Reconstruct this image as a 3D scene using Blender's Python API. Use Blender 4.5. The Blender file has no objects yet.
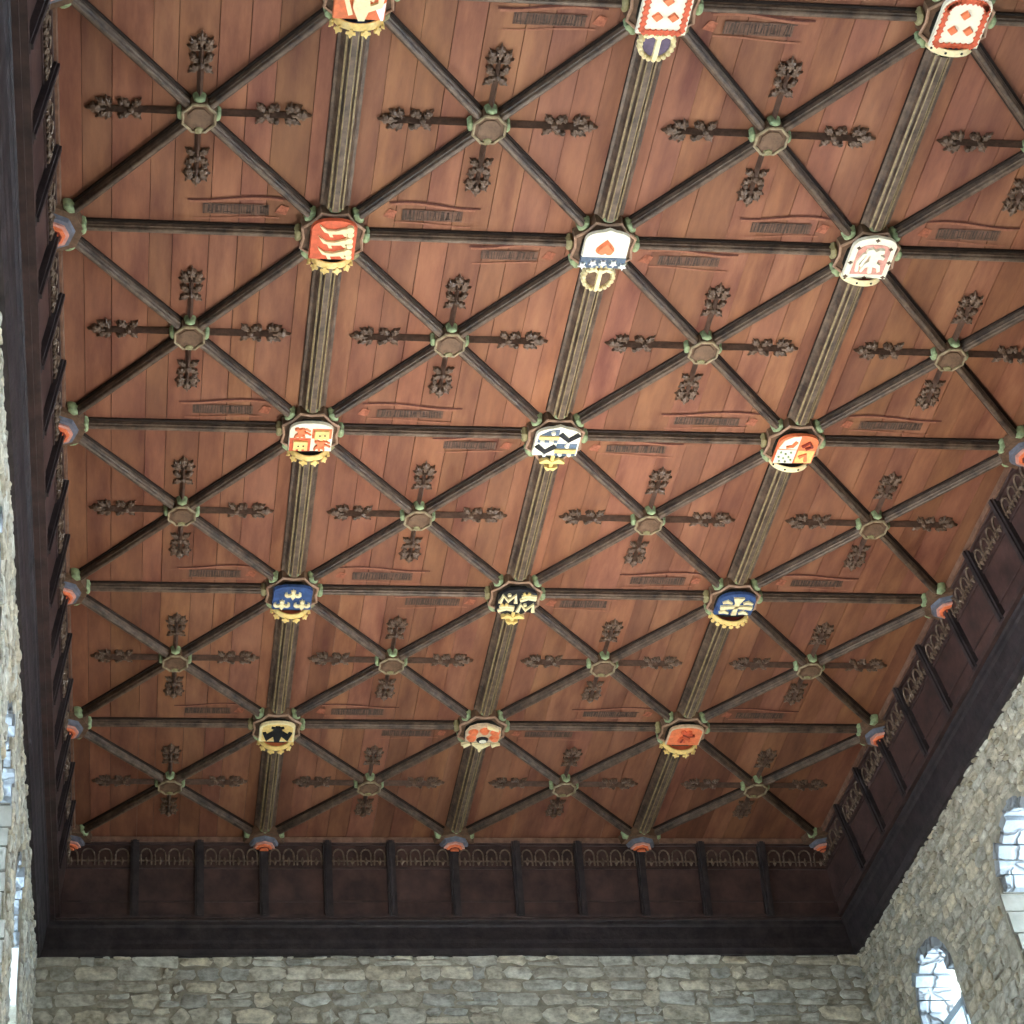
import bpy, bmesh, math, random
from mathutils import Vector, Matrix
random.seed(7)
PI = math.pi
SC = bpy.context.scene
COL = SC.collection
HC = 12.6                       # ceiling height, metres
S = 2.0                         # one ceiling bay, metres

def W(u, v, z=0.0):             # ceiling grid (bays) -> world metres
    return Vector((S*u - 4.0, S*v, HC + S*z))

# ------------------------------------------------------------------ materials
def newmat(name, color=(.5, .5, .5), rough=.7, spec=.3, metal=0.0):
    m = bpy.data.materials.new(name); m.use_nodes = True
    b = m.node_tree.nodes['Principled BSDF']
    b.inputs['Base Color'].default_value = (*color, 1)
    b.inputs['Roughness'].default_value = rough
    b.inputs['Specular IOR Level'].default_value = spec
    b.inputs['Metallic'].default_value = metal
    return m, m.node_tree, b

def noise_col(nt, b, c1, c2, scale=8, stretch=(1, 1, 1), detail=5, bump=.0, bscale=None, attr=None, lo=.35, hi=.65):
    N, L = nt.nodes, nt.links
    tc = N.new('ShaderNodeTexCoord'); mp = N.new('ShaderNodeMapping'); mp.inputs['Scale'].default_value = stretch
    L.new(tc.outputs['Object'], mp.inputs['Vector'])
    n = N.new('ShaderNodeTexNoise'); n.inputs['Scale'].default_value = scale; n.inputs['Detail'].default_value = detail
    n.inputs['Roughness'].default_value = .65
    L.new(mp.outputs[0], n.inputs['Vector'])
    r = N.new('ShaderNodeValToRGB'); r.color_ramp.elements[0].color = (*c1, 1); r.color_ramp.elements[1].color = (*c2, 1)
    r.color_ramp.elements[0].position = lo; r.color_ramp.elements[1].position = hi
    L.new(n.outputs['Fac'], r.inputs['Fac'])
    out = r.outputs['Color']
    if attr:
        a = N.new('ShaderNodeAttribute'); a.attribute_name = attr
        mx = N.new('ShaderNodeMix'); mx.data_type = 'RGBA'; mx.blend_type = 'MULTIPLY'; mx.inputs['Factor'].default_value = 1
        L.new(out, mx.inputs['A']); L.new(a.outputs['Color'], mx.inputs['B']); out = mx.outputs['Result']
    L.new(out, b.inputs['Base Color'])
    if bump:
        bp = N.new('ShaderNodeBump'); bp.inputs['Strength'].default_value = bump; bp.inputs['Distance'].default_value = .02
        L.new(n.outputs['Fac'], bp.inputs['Height']); L.new(bp.outputs[0], b.inputs['Normal'])
    return mp

M = {}
def simple(name, c, rough=.6, spec=.3, var=.25, scale=40, bump=.15):
    m, nt, b = newmat(name, c, rough, spec)
    noise_col(nt, b, tuple(x*(1-var) for x in c), tuple(min(1, x*(1+var)) for x in c), scale, bump=bump)
    M[name] = m
    return m

# ceiling boards: grain running down the hall, tone of each board from a colour attribute
m, nt, b = newmat('board_wood', rough=.62, spec=.25)
noise_col(nt, b, (.135, .045, .029), (.300, .130, .068), 1.6, (4, .8, 4), 9, .12, attr='tone', lo=.3, hi=.7)
M['board_wood'] = m
m, nt, b = newmat('rib_wood', rough=.46, spec=.4)
noise_col(nt, b, (.032, .019, .014), (.150, .100, .068), 9, (1, 1, 1), 7, .3)
M['rib_wood'] = m
simple('rib_edge', (.23, .17, .085), .45, .4, .35, 25)
simple('recess_shade', (.026, .016, .012), .7, .2, .3)  # recess shade along the rib edges, put into the colour for contrast
m, nt, b = newmat('frieze_wood', rough=.5, spec=.35)
noise_col(nt, b, (.032, .020, .020), (.085, .050, .045), 5, (1, 1, 1), 8, .35)
M['frieze_wood'] = m
m, nt, b = newmat('panel_wood', rough=.5, spec=.35)
noise_col(nt, b, (.036, .020, .019), (.095, .050, .043), 4, (1, 1, 1), 8, .3)
M['panel_wood'] = m
m, nt, b = newmat('beam_wood', rough=.5, spec=.35)
noise_col(nt, b, (.018, .015, .018), (.052, .040, .042), 7, (1, 1, 1), 9, .5)
M['beam_wood'] = m
simple('leaf_wood', (.115, .070, .046), .45, .45, .45, 22, .4)
simple('stem_wood', (.092, .052, .036), .5, .4, .4, 22, .3)
simple('green_paint', (.26, .33, .18), .55, .3, .45, 14)
simple('olive_paint', (.27, .24, .12), .55, .3, .4, 14)
simple('pink_edge', (.40, .25, .17), .55, .3, .3, 18)
simple('tan_edge', (.27, .21, .125), .5, .35, .4, 14)
simple('boss_brown', (.13, .075, .045), .6, .3, .35, 16)
simple('boss_dark', (.018, .020, .016), .7, .2, .3)
simple('gilt', (.82, .58, .20), .38, .5, .16, 30)
simple('pale_gilt', (.88, .74, .42), .42, .5, .12, 30)
simple('cream', (.86, .82, .66), .5, .3, .06, 20)
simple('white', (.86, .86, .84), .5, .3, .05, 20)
simple('red', (.62, .115, .05), .5, .3, .18, 20)
simple('orange_red', (.78, .20, .08), .5, .3, .15, 20)
simple('dark_red', (.22, .030, .018), .5, .3, .2, 20)
simple('blue', (.035, .075, .20), .5, .3, .25, 20)
simple('slate_blue', (.09, .13, .19), .5, .3, .25, 20)
simple('steel', (.15, .16, .20), .5, .3, .2, 20)
simple('black', (.012, .014, .018), .5, .3, .3, 20)
simple('purple', (.12, .09, .17), .5, .3, .2, 20)
simple('pink', (.62, .30, .24), .5, .3, .2, 20)
simple('flesh', (.62, .46, .30), .5, .3, .2, 20)
simple('gap_brown', (.06, .026, .016), .8, .1, .3)
simple('scroll_line', (.085, .026, .018), .7, .2, .3)
simple('scroll_light', (.27, .11, .066), .7, .2, .15)
simple('scroll_red', (.31, .105, .06), .7, .2, .35, 30)
simple('ink', (.060, .040, .030), .8, .2, .3, 30)
simple('ink_wash', (.12, .066, .046), .8, .2, .3, 18)
simple('pink_top', (.20, .11, .075), .55, .3, .3, 12)
simple('carved_wood', (.15, .105, .075), .5, .35, .45, 20)
simple('mortar', (.42, .39, .31), .95, .1, .3, 9, .8)
simple('plaster', (.27, .25, .21), .9, .1, .15, 6, .3)
simple('floor_stone', (.20, .17, .13), .7, .3, .2, 3, .2)
simple('window_paint', (.50, .62, .70), .5, .3, .1)
m, nt, b = newmat('glass', (.9, .96, 1), .05, .5)
b.inputs['Transmission Weight'].default_value = 1.0; b.inputs['IOR'].default_value = 1.02
M['glass'] = m

def stone(name, dark, light, mortar, scale, stretch, warp=.35, bump=.8):
    m, nt, b = newmat(name, rough=.92, spec=.15)
    N, L = nt.nodes, nt.links
    tc = N.new('ShaderNodeTexCoord'); mp = N.new('ShaderNodeMapping'); mp.inputs['Scale'].default_value = stretch
    L.new(tc.outputs['Object'], mp.inputs['Vector'])
    nz = N.new('ShaderNodeTexNoise'); nz.inputs['Scale'].default_value = 2.2; nz.inputs['Detail'].default_value = 3
    L.new(tc.outputs['Object'], nz.inputs['Vector'])
    sb = N.new('ShaderNodeVectorMath'); sb.operation = 'SUBTRACT'; sb.inputs[1].default_value = (.5, .5, .5)
    L.new(nz.outputs['Color'], sb.inputs[0])
    sc = N.new('ShaderNodeVectorMath'); sc.operation = 'SCALE'; sc.inputs['Scale'].default_value = warp*2
    L.new(sb.outputs[0], sc.inputs[0])
    ad = N.new('ShaderNodeVectorMath'); ad.operation = 'ADD'
    L.new(mp.outputs[0], ad.inputs[0]); L.new(sc.outputs[0], ad.inputs[1])
    ve = N.new('ShaderNodeTexVoronoi'); ve.feature = 'DISTANCE_TO_EDGE'; ve.inputs['Scale'].default_value = scale
    vc = N.new('ShaderNodeTexVoronoi'); vc.feature = 'F1'; vc.inputs['Scale'].default_value = scale
    L.new(ad.outputs[0], ve.inputs['Vector']); L.new(ad.outputs[0], vc.inputs['Vector'])
    sp = N.new('ShaderNodeSeparateColor'); L.new(vc.outputs['Color'], sp.inputs[0])
    fine = N.new('ShaderNodeTexNoise'); fine.inputs['Scale'].default_value = 11; fine.inputs['Detail'].default_value = 9; fine.inputs['Roughness'].default_value = .7
    L.new(tc.outputs['Object'], fine.inputs['Vector'])
    a1 = N.new('ShaderNodeMath'); a1.operation = 'MULTIPLY_ADD'; a1.inputs[1].default_value = .55; L.new(sp.outputs[0], a1.inputs[0])
    f2 = N.new('ShaderNodeMapRange'); f2.inputs['From Min'].default_value = .3; f2.inputs['From Max'].default_value = .7
    f2.inputs['To Min'].default_value = -.05; f2.inputs['To Max'].default_value = .5
    L.new(fine.outputs['Fac'], f2.inputs['Value']); L.new(f2.outputs[0], a1.inputs[2])
    rp = N.new('ShaderNodeValToRGB'); rp.color_ramp.elements[0].color = (*dark, 1); rp.color_ramp.elements[1].color = (*light, 1)
    L.new(a1.outputs[0], rp.inputs['Fac'])
    ed = N.new('ShaderNodeMapRange'); ed.inputs['From Min'].default_value = .02; ed.inputs['From Max'].default_value = .09; ed.interpolation_type = 'SMOOTHSTEP'
    L.new(ve.outputs['Distance'], ed.inputs['Value'])
    gap = N.new('ShaderNodeTexNoise'); gap.inputs['Scale'].default_value = 3.1; L.new(tc.outputs['Object'], gap.inputs['Vector'])
    gm = N.new('ShaderNodeMapRange'); gm.inputs['From Min'].default_value = .40; gm.inputs['From Max'].default_value = .60
    gm.inputs['To Min'].default_value = .15; gm.inputs['To Max'].default_value = 1
    L.new(gap.outputs['Fac'], gm.inputs['Value'])
    inv = N.new('ShaderNodeMath'); inv.operation = 'SUBTRACT'; inv.inputs[0].default_value = 1; L.new(ed.outputs[0], inv.inputs[1])
    ml = N.new('ShaderNodeMath'); ml.operation = 'MULTIPLY'; L.new(inv.outputs[0], ml.inputs[0]); L.new(gm.outputs[0], ml.inputs[1])
    mx = N.new('ShaderNodeMix'); mx.data_type = 'RGBA'; mx.inputs['B'].default_value = (*mortar, 1)
    L.new(ml.outputs[0], mx.inputs['Factor']); L.new(rp.outputs[0], mx.inputs['A']); L.new(mx.outputs['Result'], b.inputs['Base Color'])
    h = N.new('ShaderNodeMath'); h.operation = 'MULTIPLY_ADD'; h.inputs[1].default_value = .55
    L.new(fine.outputs['Fac'], h.inputs[0]); L.new(ed.outputs[0], h.inputs[2])
    bp = N.new('ShaderNodeBump'); bp.inputs['Strength'].default_value = bump; bp.inputs['Distance'].default_value = .05
    L.new(h.outputs[0], bp.inputs['Height']); L.new(bp.outputs[0], b.inputs['Normal'])
    M[name] = m
stone('rubble_far', (.24, .22, .165), (.66, .64, .54), (.17, .15, .11), 3.3, (1, 1, 1.8), .22, .9)
stone('rubble_side', (.17, .15, .11), (.50, .46, .36), (.12, .105, .075), 4.6, (1, .8, 1.2), .5, 1.0)
m, nt, b = newmat('stone_face', rough=.92, spec=.12)
noise_col(nt, b, (.34, .32, .25), (.90, .88, .77), 9, (1, 1, 1.3), 10, .9, attr='tone', lo=.32, hi=.66)
M['stone_face'] = m
stone('arch_stone', (.26, .29, .31), (.50, .55, .60), (.13, .13, .13), 4.0, (1, 1, 1), .2, .6)

# ------------------------------------------------------------------ mesh builder
class MB:
    def __init__(self): self.v = []; self.f = []; self.m = []; self.mats = []
    def mat(self, name):
        if name not in self.mats: self.mats.append(name)
        return self.mats.index(name)
    def add(self, verts, faces, mat):
        o = len(self.v); k = self.mat(mat)
        self.v += [tuple(p) for p in verts]
        for f in faces: self.f.append([o+i for i in f]); self.m.append(k)
    def box(self, x0, x1, y0, y1, z0, z1, mat, T=None):
        vs = [(x, y, z) for z in (z0, z1) for y in (y0, y1) for x in (x0, x1)]
        if T: vs = [T(*p) for p in vs]
        self.add(vs, [(0, 2, 3, 1), (4, 5, 7, 6), (0, 1, 5, 4), (2, 6, 7, 3), (0, 4, 6, 2), (1, 3, 7, 5)], mat)
    def prism(self, pts, h0, h1, mat, T, side=None, inset=0):
        """2-D outline extruded from h0 to h1 through T(a, b, h)"""
        n = len(pts)
        top = pts
        if inset:
            ca = sum(p[0] for p in pts)/n; cb = sum(p[1] for p in pts)/n
            top = [(ca+(a-ca)*(1-inset), cb+(b-cb)*(1-inset)) for a, b in pts]
        vs = [T(a, b, h0) for a, b in pts] + [T(a, b, h1) for a, b in top]
        self.add(vs, [tuple(range(n, 2*n))], mat)
        self.add(vs, [tuple(range(n-1, -1, -1))] + [(i, (i+1) % n, n+(i+1) % n, n+i) for i in range(n)], side or mat)
    def dome(self, pts, h0, h1, mat, T, c=None):
        n = len(pts); ca, cb = c or (sum(p[0] for p in pts)/n, sum(p[1] for p in pts)/n)
        mid = (h0+h1)/2
        vs = [T(a, b, h0) for a, b in pts] + [T(ca+(a-ca)*.8, cb+(b-cb)*.8, h0+(h1-h0)*.7) for a, b in pts] + [T(ca, cb, h1)]
        fs = [(i, (i+1) % n, n+(i+1) % n, n+i) for i in range(n)] + [(n+i, n+(i+1) % n, 2*n) for i in range(n)]
        self.add(vs, fs, mat)
    def tube(self, path, r, mat, seg=6, closed=False):
        path = [Vector(p) for p in path]; n = len(path)
        rings = []
        for i, p in enumerate(path):
            a = path[(i-1) % n] if (closed or i > 0) else p
            c = path[(i+1) % n] if (closed or i < n-1) else p
            d = (c-a).normalized()
            up = Vector((0, 0, 1)) if abs(d.z) < .9 else Vector((1, 0, 0))
            s = d.cross(up).normalized(); t = s.cross(d)
            rr = r[i] if isinstance(r, (list, tuple)) else r
            rings.append([p + (s*math.cos(2*PI*k/seg) + t*math.sin(2*PI*k/seg))*rr for k in range(seg)])
        vs = [q for ring in rings for q in ring]; fs = []
        for i in range(n if closed else n-1):
            j = (i+1) % n
            for k in range(seg):
                fs.append((i*seg+k, i*seg+(k+1) % seg, j*seg+(k+1) % seg, j*seg+k))
        if not closed: fs += [tuple(range(seg-1, -1, -1)), tuple(range((n-1)*seg, n*seg))]
        self.add(vs, fs, mat)
    def sweep(self, prof, A, B, side, down, mats, wscale=1.0, dscale=1.0, capA=True):
        """prof: list of (w, d); mats: one per segment"""
        n = len(prof)
        vs = [A + side*(w*wscale) + down*(d*dscale) for w, d in prof] + [B + side*(w*wscale) + down*(d*dscale) for w, d in prof]
        for i in range(n-1):
            self.add([vs[i], vs[i+1], vs[n+i+1], vs[n+i]], [(0, 1, 2, 3)], mats[i])
        self.add(vs[:n], [tuple(range(n))], mats[0]); self.add(vs[n:], [tuple(range(n-1, -1, -1))], mats[0])
    def build(self, name, parent=None, smooth=False, attr=None, weld=True):
        me = bpy.data.meshes.new(name)
        me.from_pydata(self.v, [], self.f)
        for nm in self.mats: me.materials.append(M[nm])
        me.polygons.foreach_set('material_index', self.m)
        if attr:
            at = me.color_attributes.new('tone', 'FLOAT_COLOR', 'CORNER')
            li = 0
            for p, c in zip(me.polygons, attr):
                for _ in range(p.loop_total):
                    at.data[li].color = (*c, 1); li += 1
        bm = bmesh.new(); bm.from_mesh(me)
        if weld: bmesh.ops.remove_doubles(bm, verts=bm.verts, dist=1e-5)
        bmesh.ops.recalc_face_normals(bm, faces=bm.faces)
        bm.to_mesh(me); bm.free()
        if smooth:
            me.polygons.foreach_set('use_smooth', [True]*len(me.polygons))
            me.set_sharp_from_angle(angle=math.radians(38))
        me.update()
        o = bpy.data.objects.new(name, me); COL.objects.link(o)
        if parent: o.parent = parent
        return o

def tag(o, label=None, cat=None, group=None, kind=None):
    if label: o['label'] = label
    if cat: o['category'] = cat
    if group: o['group'] = group
    if kind: o['kind'] = kind
    return o
def empty(name, loc, label=None, cat=None, group=None, kind=None):
    o = bpy.data.objects.new(name, None); COL.objects.link(o); o.location = loc; o.empty_display_size = .1
    return tag(o, label, cat, group, kind)
def copy_child(src, parent):
    c = src.copy(); COL.objects.link(c); c.parent = parent
    for g in src.children: copy_child(g, c)
    return c

# ------------------------------------------------------------------ names for the places of the grid
NODE = {(1, 0): 'cropped red-gold shield', (2, 0): 'tall lozenge shield', (3, 0): 'top right lozenge shield',
        (1, 1): 'three-lions shield', (2, 1): 'red-heart shield', (3, 1): 'cream lion shield',
        (1, 2): 'castle-and-lion shield', (2, 2): 'black-chevron shield', (3, 2): 'spotted-quarter shield',
        (1, 3): 'blue fleur-de-lis shield', (2, 3): 'gold zigzag shield', (3, 3): 'blue gold-cross shield',
        (1, 4): 'black eagle shield', (2, 4): 'red-roundel shield', (3, 4): 'dull red lion shield',
        (0, 0): 'top left edge boss', (0, 1): 'first left edge boss', (0, 2): 'second left edge boss', (0, 3): 'third left edge boss',
        (0, 4): 'fourth left edge boss', (0, 5): 'far left corner boss', (1, 5): 'first far edge boss', (2, 5): 'middle far edge boss',
        (3, 5): 'third far edge boss', (4, 5): 'far right corner boss', (4, 4): 'lowest right edge boss', (4, 3): 'middle right edge boss',
        (4, 2): 'upper right edge boss'}

# ------------------------------------------------------------------ ceiling
VB = -8
mb = MB(); tones = []
nb = 9
for iu in range(4):
    cuts = [0] + [(k + random.uniform(-.22, .22))/nb for k in range(1, nb)] + [1]
    for k in range(nb):
        u0 = iu + cuts[k]; u1 = iu + cuts[k+1]; g = random.choice((.001, .0016, .0024, .004))
        for v0 in range(VB, 5):
            a, c = W(u0, v0), W(u1, v0+1)
            t = random.uniform(.86, 1.10)
            if random.random() < .12: t *= .82
            col = (t, t*random.uniform(.95, 1.06), t*random.uniform(.92, 1.06))
            n0 = len(mb.f)
            j = random.uniform(0, .004)
            z = HC + .004 + j
            x0, x1, y0, y1 = a.x+g, c.x-g, a.y, c.y + (.12 if v0 == 4 else 0)
            mb.add([(x0, y0, z), (x1, y0, z), (x1, y1, z), (x0, y1, z)], [(0, 3, 2, 1)], 'board_wood')
            mb.add([(x0, y0, z), (x0, y1, z), (x0-.002, y1, z+.012), (x0-.002, y0, z+.015)], [(0, 1, 2, 3)], 'board_wood')
            mb.add([(x1, y0, z), (x1, y1, z), (x1+.002, y1, z+.015), (x1+.002, y0, z+.015)], [(0, 1, 2, 3)], 'board_wood')
            tones += [col]*(len(mb.f)-n0)
n0 = len(mb.f)
mb.box(-4.4, 4.4, 2*VB, 10.4, HC+.016, HC+.25, 'gap_brown')
tones += [(1, 1, 1)]*(len(mb.f)-n0)
ceiling = mb.build('ceiling', attr=tones, weld=False)
tag(ceiling, 'flat reddish oak board ceiling divided by ribs', kind='structure')

# painted inscriptions on the boards
def scroll(u, v, side, above, seed):
    """side: which end of the bay; above: towards the viewer's side of the cross rib"""
    rnd = random.Random(seed)
    L_ = rnd.uniform(.36, .46); d = -1 if above else 1
    cu = (u + .15 + L_/2) if side == 'L' else (u + .85 - L_/2)
    c = W(cu if not above or side == 'R' else cu+.02, v)
    y0 = c.y + d*.17
    T = lambda a, b, h: (c.x + a, y0 - b, HC - .001 - h)
    flip = 1 if side == 'R' else -1
    mb = MB()
    lh = .044 + rnd.uniform(0, .010)
    # scroll edge: wavy dark line over the words
    def band(f, w, mat, a0, a1, h):
        n = 18
        for i in range(n):
            p, q = a0+(a1-a0)*i/n, a0+(a1-a0)*(i+1)/n
            mb.add([T(p, f(p)-w, h), T(q, f(q)-w, h), T(q, f(q)+w, h), T(p, f(p)+w, h)], [(0, 1, 2, 3)], mat)
    half = L_*S/2*.82
    f1 = lambda a: lh + .045 + .022*math.sin(flip*a/half*2.2+.4)
    f2 = lambda a: -lh - .030 + .014*math.sin(flip*a/half*2.0+.2)
    band(f1, .0075, 'scroll_line', -half*1.05, half*1.12, .0005)
    band(lambda a: f1(a)-.018, .009, 'scroll_light', -half, half, .0003)
    band(f2, .007, 'scroll_light', -half*.9, half*.95, .0003)
    # red turned end of the scroll next to the boss
    e = -flip*half*-1.0 if side == 'R' else -half*1.0
    mb.prism([(e-.05, -.02), (e+.03, -.04), (e+.05, .03), (e-.01, .05), (e-.03, .015)], 0, .0006, 'scroll_red', T)
    o = mb.build('painted_scroll', ceiling, weld=False)
    o['label'] = 'faded painted scroll band with dark gothic lettering'
    mb = MB()
    mb.prism([(-half*.72, -lh*.95), (half*.72, -lh*.95), (half*.72, lh*.95), (-half*.72, lh*.95)], .0004, .0008, 'ink_wash', T)
    a = -half*.70
    while a < half*.68:
        w = rnd.choice((.006, .009, .014)); s = rnd.uniform(-.010, .010)
        hh = lh*rnd.uniform(.65, .98)
        mb.add([T(a, -hh, .0012), T(a+w, -hh, .0012), T(a+w+s, hh, .0012), T(a+s, hh, .0012)], [(0, 1, 2, 3)], 'ink')
        if rnd.random() < .4:
            b_ = rnd.choice((-1, 1))*hh*.8
            mb.add([T(a, b_, .0012), T(a+.036, b_, .0012), T(a+.036, b_+.009, .0012), T(a, b_+.009, .0012)], [(0, 1, 2, 3)], 'ink')
        a += rnd.choice((.017, .020, .028))
    mb.build('lettering', o, weld=False)
for v in range(0, 5):
    scroll(0, v, 'R', True, 10+v)
    scroll(1, v, 'L', True, 20+v); scroll(1, v, 'R', False, 30+v)
    scroll(2, v, 'L', False, 40+v); scroll(2, v, 'R', True, 50+v)
    scroll(3, v, 'L', True, 60+v)

# ------------------------------------------------------------------ ribs
DOWN = Vector((0, 0, -1))
PD = [(-.064, 0), (-.060, .016), (-.040, .022), (-.030, .046), (-.042, .056), (-.042, .068), (-.030, .078), (-.024, .096), (-.012, .104),
      (.012, .104), (.024, .096), (.030, .078), (.042, .068), (.042, .056), (.030, .046), (.040, .022), (.060, .016), (.064, 0)]
MD = ['recess_shade']*2 + ['rib_wood']*13 + ['recess_shade']*2
PL = [(-.125, 0), (-.122, .022), (-.098, .026), (-.078, .050), (-.066, .080), (-.050, .084), (-.046, .074), (-.036, .078), (-.030, .108), (-.020, .112),
      (.020, .112), (.030, .108), (.036, .078), (.046, .074), (.050, .084), (.066, .080), (.078, .050), (.098, .026), (.122, .022), (.125, 0)]
ML = ['recess_shade'] + ['rib_wood']*3 + ['rib_edge'] + ['rib_wood']*3 + ['rib_edge', 'rib_wood', 'rib_edge'] + ['rib_wood']*3 + ['rib_edge'] + ['rib_wood']*3 + ['recess_shade']
def rib(name, n0, n1, r0, r1, prof, mats, label, cat, group):
    A = W(*n0); B = W(*n1); d = (B-A).normalized(); side = d.cross(DOWN).normalized()
    L_ = (B-A).length
    c = A + d*r0
    mb = MB()
    A2 = Vector((0, 0, 0)); B2 = d*(L_-r0-r1)
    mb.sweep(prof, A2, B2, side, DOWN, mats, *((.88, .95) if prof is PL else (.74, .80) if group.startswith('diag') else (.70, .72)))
    o = mb.build(name, smooth=False); o.location = c
    return tag(o, label, cat, group)
def nd(u, v): return NODE.get((u, v), 'unseen boss')
RB = .255
for v in range(-1, 5):
    for u in (1, 2, 3):
        lab = f'broad oak rib along the hall from {nd(u, v)} to {nd(u, v+1)}' if v >= 0 else f'broad oak rib cut off above the {nd(u, 0)}'
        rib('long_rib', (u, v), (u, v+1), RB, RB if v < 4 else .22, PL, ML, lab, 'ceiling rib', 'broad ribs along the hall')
for v in range(-1, 5):
    for u in range(4):
        lab = f'straight oak cross rib between {nd(u, v)} and {nd(u+1, v)}' if (u, v) in NODE and (u+1, v) in NODE else f'straight oak cross rib running right from {nd(u, v)}' if v >= 0 else None
        if v < 0: continue
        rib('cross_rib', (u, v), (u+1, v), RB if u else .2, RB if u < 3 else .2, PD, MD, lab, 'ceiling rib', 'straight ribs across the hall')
def dl(a, b_): return f'diagonal oak rib from {a} to {b_}'
for v in range(-1, 5):
    for u in range(4):
        for (a, b_) in (((u, v), (u+1, v+1)), ((u+1, v), (u, v+1))):
            mid = (u+.5, v+.5)
            for end, up in ((a, True), (b_, False)):
                if v == -1 and up: continue
                edge = end[0] in (0, 4) or end[1] == 5
                L_ = (W(*mid)-W(*end)).length
                nearn = nd(*end)
                far = b_ if up else a
                if v == -1: lab = f'diagonal oak rib rising {"left" if mid[0] < end[0] else "right"} from {nearn} to top edge'
                elif end in NODE: lab = f'diagonal oak rib of {nearn}, pointing towards {nd(*far)}' if far in NODE else f'diagonal oak rib of {nearn}, running to right picture edge'
                else: lab = f'diagonal oak rib leaving the frame, pointing away from {nd(*far)}'
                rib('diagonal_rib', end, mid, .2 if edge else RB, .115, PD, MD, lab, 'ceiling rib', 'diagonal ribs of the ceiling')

# ------------------------------------------------------------------ small bosses with leaf sprays
def octo(r1, r2, n=8, ph=PI/8):
    pts = []
    for k in range(n):
        a = ph + 2*PI*k/n
        pts.append((r1*math.cos(a), r1*math.sin(a)))
        pts.append((r2*math.cos(a+PI/n), r2*math.sin(a+PI/n)))
    return pts
DN = lambda a, b, h: (a, b, -h)
def rot(pts, ang, ox=0, oy=0, s=1):
    c, s_ = math.cos(ang), math.sin(ang)
    return [(ox + s*(c*a - s_*b), oy + s*(s_*a + c*b)) for a, b in pts]
LEAF = [(0, -.008), (.030, -.012), (.044, -.034), (.060, -.030), (.060, -.016), (.078, -.036), (.096, -.026), (.100, -.010), (.132, 0), (.100, .010), (.096, .026), (.078, .036), (.060, .016), (.060, .030), (.044, .034), (.030, .012), (0, .008)]
def spray(mb, ang, length):
    s = length/.77
    def T(a, b, h):
        (x, y), = rot([(a, b)], ang); return (x, y, -h)
    L1, L2 = length*.60, length*.82
    # ridged stem
    n = 6
    for (a0, a1, w) in ((.12, L1, .021), (L1, L2, .017)):
        mb.add([T(a0, -w, 0), T(a1, -w, 0), T(a1, 0, .05), T(a0, 0, .055), T(a0, w, 0), T(a1, w, 0)], [(0, 1, 2, 3), (3, 2, 5, 4), (0, 3, 4), (1, 5, 2)], 'stem_wood')
    def leaf(ox, oy, an, sc, h=.035, mat='leaf_wood'):
        mb.dome(rot(LEAF, an, ox, oy, sc), 0, h, mat, T, c=rot([(.07, 0)], an, ox, oy, sc)[0])
    # four-leaf cluster round an eye
    for q in (50, 130, -130, -50):
        leaf(L1+.0, 0, math.radians(q), .88, .03)
    mb.dome(rot([(.03*math.cos(k*PI/4), .03*math.sin(k*PI/4)) for k in range(8)], 0, L1, 0), .0, .062, 'leaf_wood', T)
    mb.dome(rot([(.022*math.cos(k*PI/4), .022*math.sin(k*PI/4)) for k in range(8)], 0, L1+.07, .055), .0, .05, 'leaf_wood', T)
    mb.dome(rot([(.022*math.cos(k*PI/4), .022*math.sin(k*PI/4)) for k in range(8)], 0, L1+.07, -.055), .0, .05, 'leaf_wood', T)
    # pointed tip leaf with two curling side leaves
    leaf(L2-.03, 0, math.radians(72), .82); leaf(L2-.03, 0, math.radians(-72), .82)
    leaf(L2-.02, .02, math.radians(32), .85); leaf(L2-.02, -.02, math.radians(-32), .85)
    leaf(L2-.01, 0, 0, (length-L2+.02)/.132, .042)
def circ0(r, n=10): return [(r*math.cos(2*PI*k/n), r*math.sin(2*PI*k/n)) for k in range(n)]
def small_boss_block():
    mb = MB()
    mb.prism(octo(.132, .118), 0, .085, 'boss_brown', DN, inset=.06)
    mb.prism(octo(.082, .076), .085, .094, 'boss_brown', DN)
    return mb
sb_block = small_boss_block().build('boss_block')
mb = MB()
ring = octo(.120, .108)
mb.tube([(a, b_, -.092) for a, b_ in ring], .011, 'tan_edge', 5, closed=True)
sb_rim = mb.build('boss_rim')
def lobe(r, ang, w, l, h0, h1, mat):
    mb = MB()
    pts = [(l*math.cos(2*PI*k/12), w*math.sin(2*PI*k/12)) for k in range(12)]
    mb.dome(rot(pts, ang, r*math.cos(ang), r*math.sin(ang)), h0, h1, mat, DN)
    return mb.build('leaf_lobe', smooth=True)
sb_lobes = [lobe(.126, k*PI/2, .048, .030, .0, .088, 'green_paint' if k in (0, 2, 3) else 'olive_paint') for k in range(4)]
sb_lobes += [lobe(.090, PI/2, .034, .026, .080, .112, 'olive_paint')]
sprays = []
for k in range(4):
    mb = MB(); spray(mb, k*PI/2, .77 if k % 2 == 0 else .63); sprays.append(mb.build('leaf_spray'))
proto_children = [sb_block, sb_rim] + sb_lobes + sprays
first = True
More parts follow.
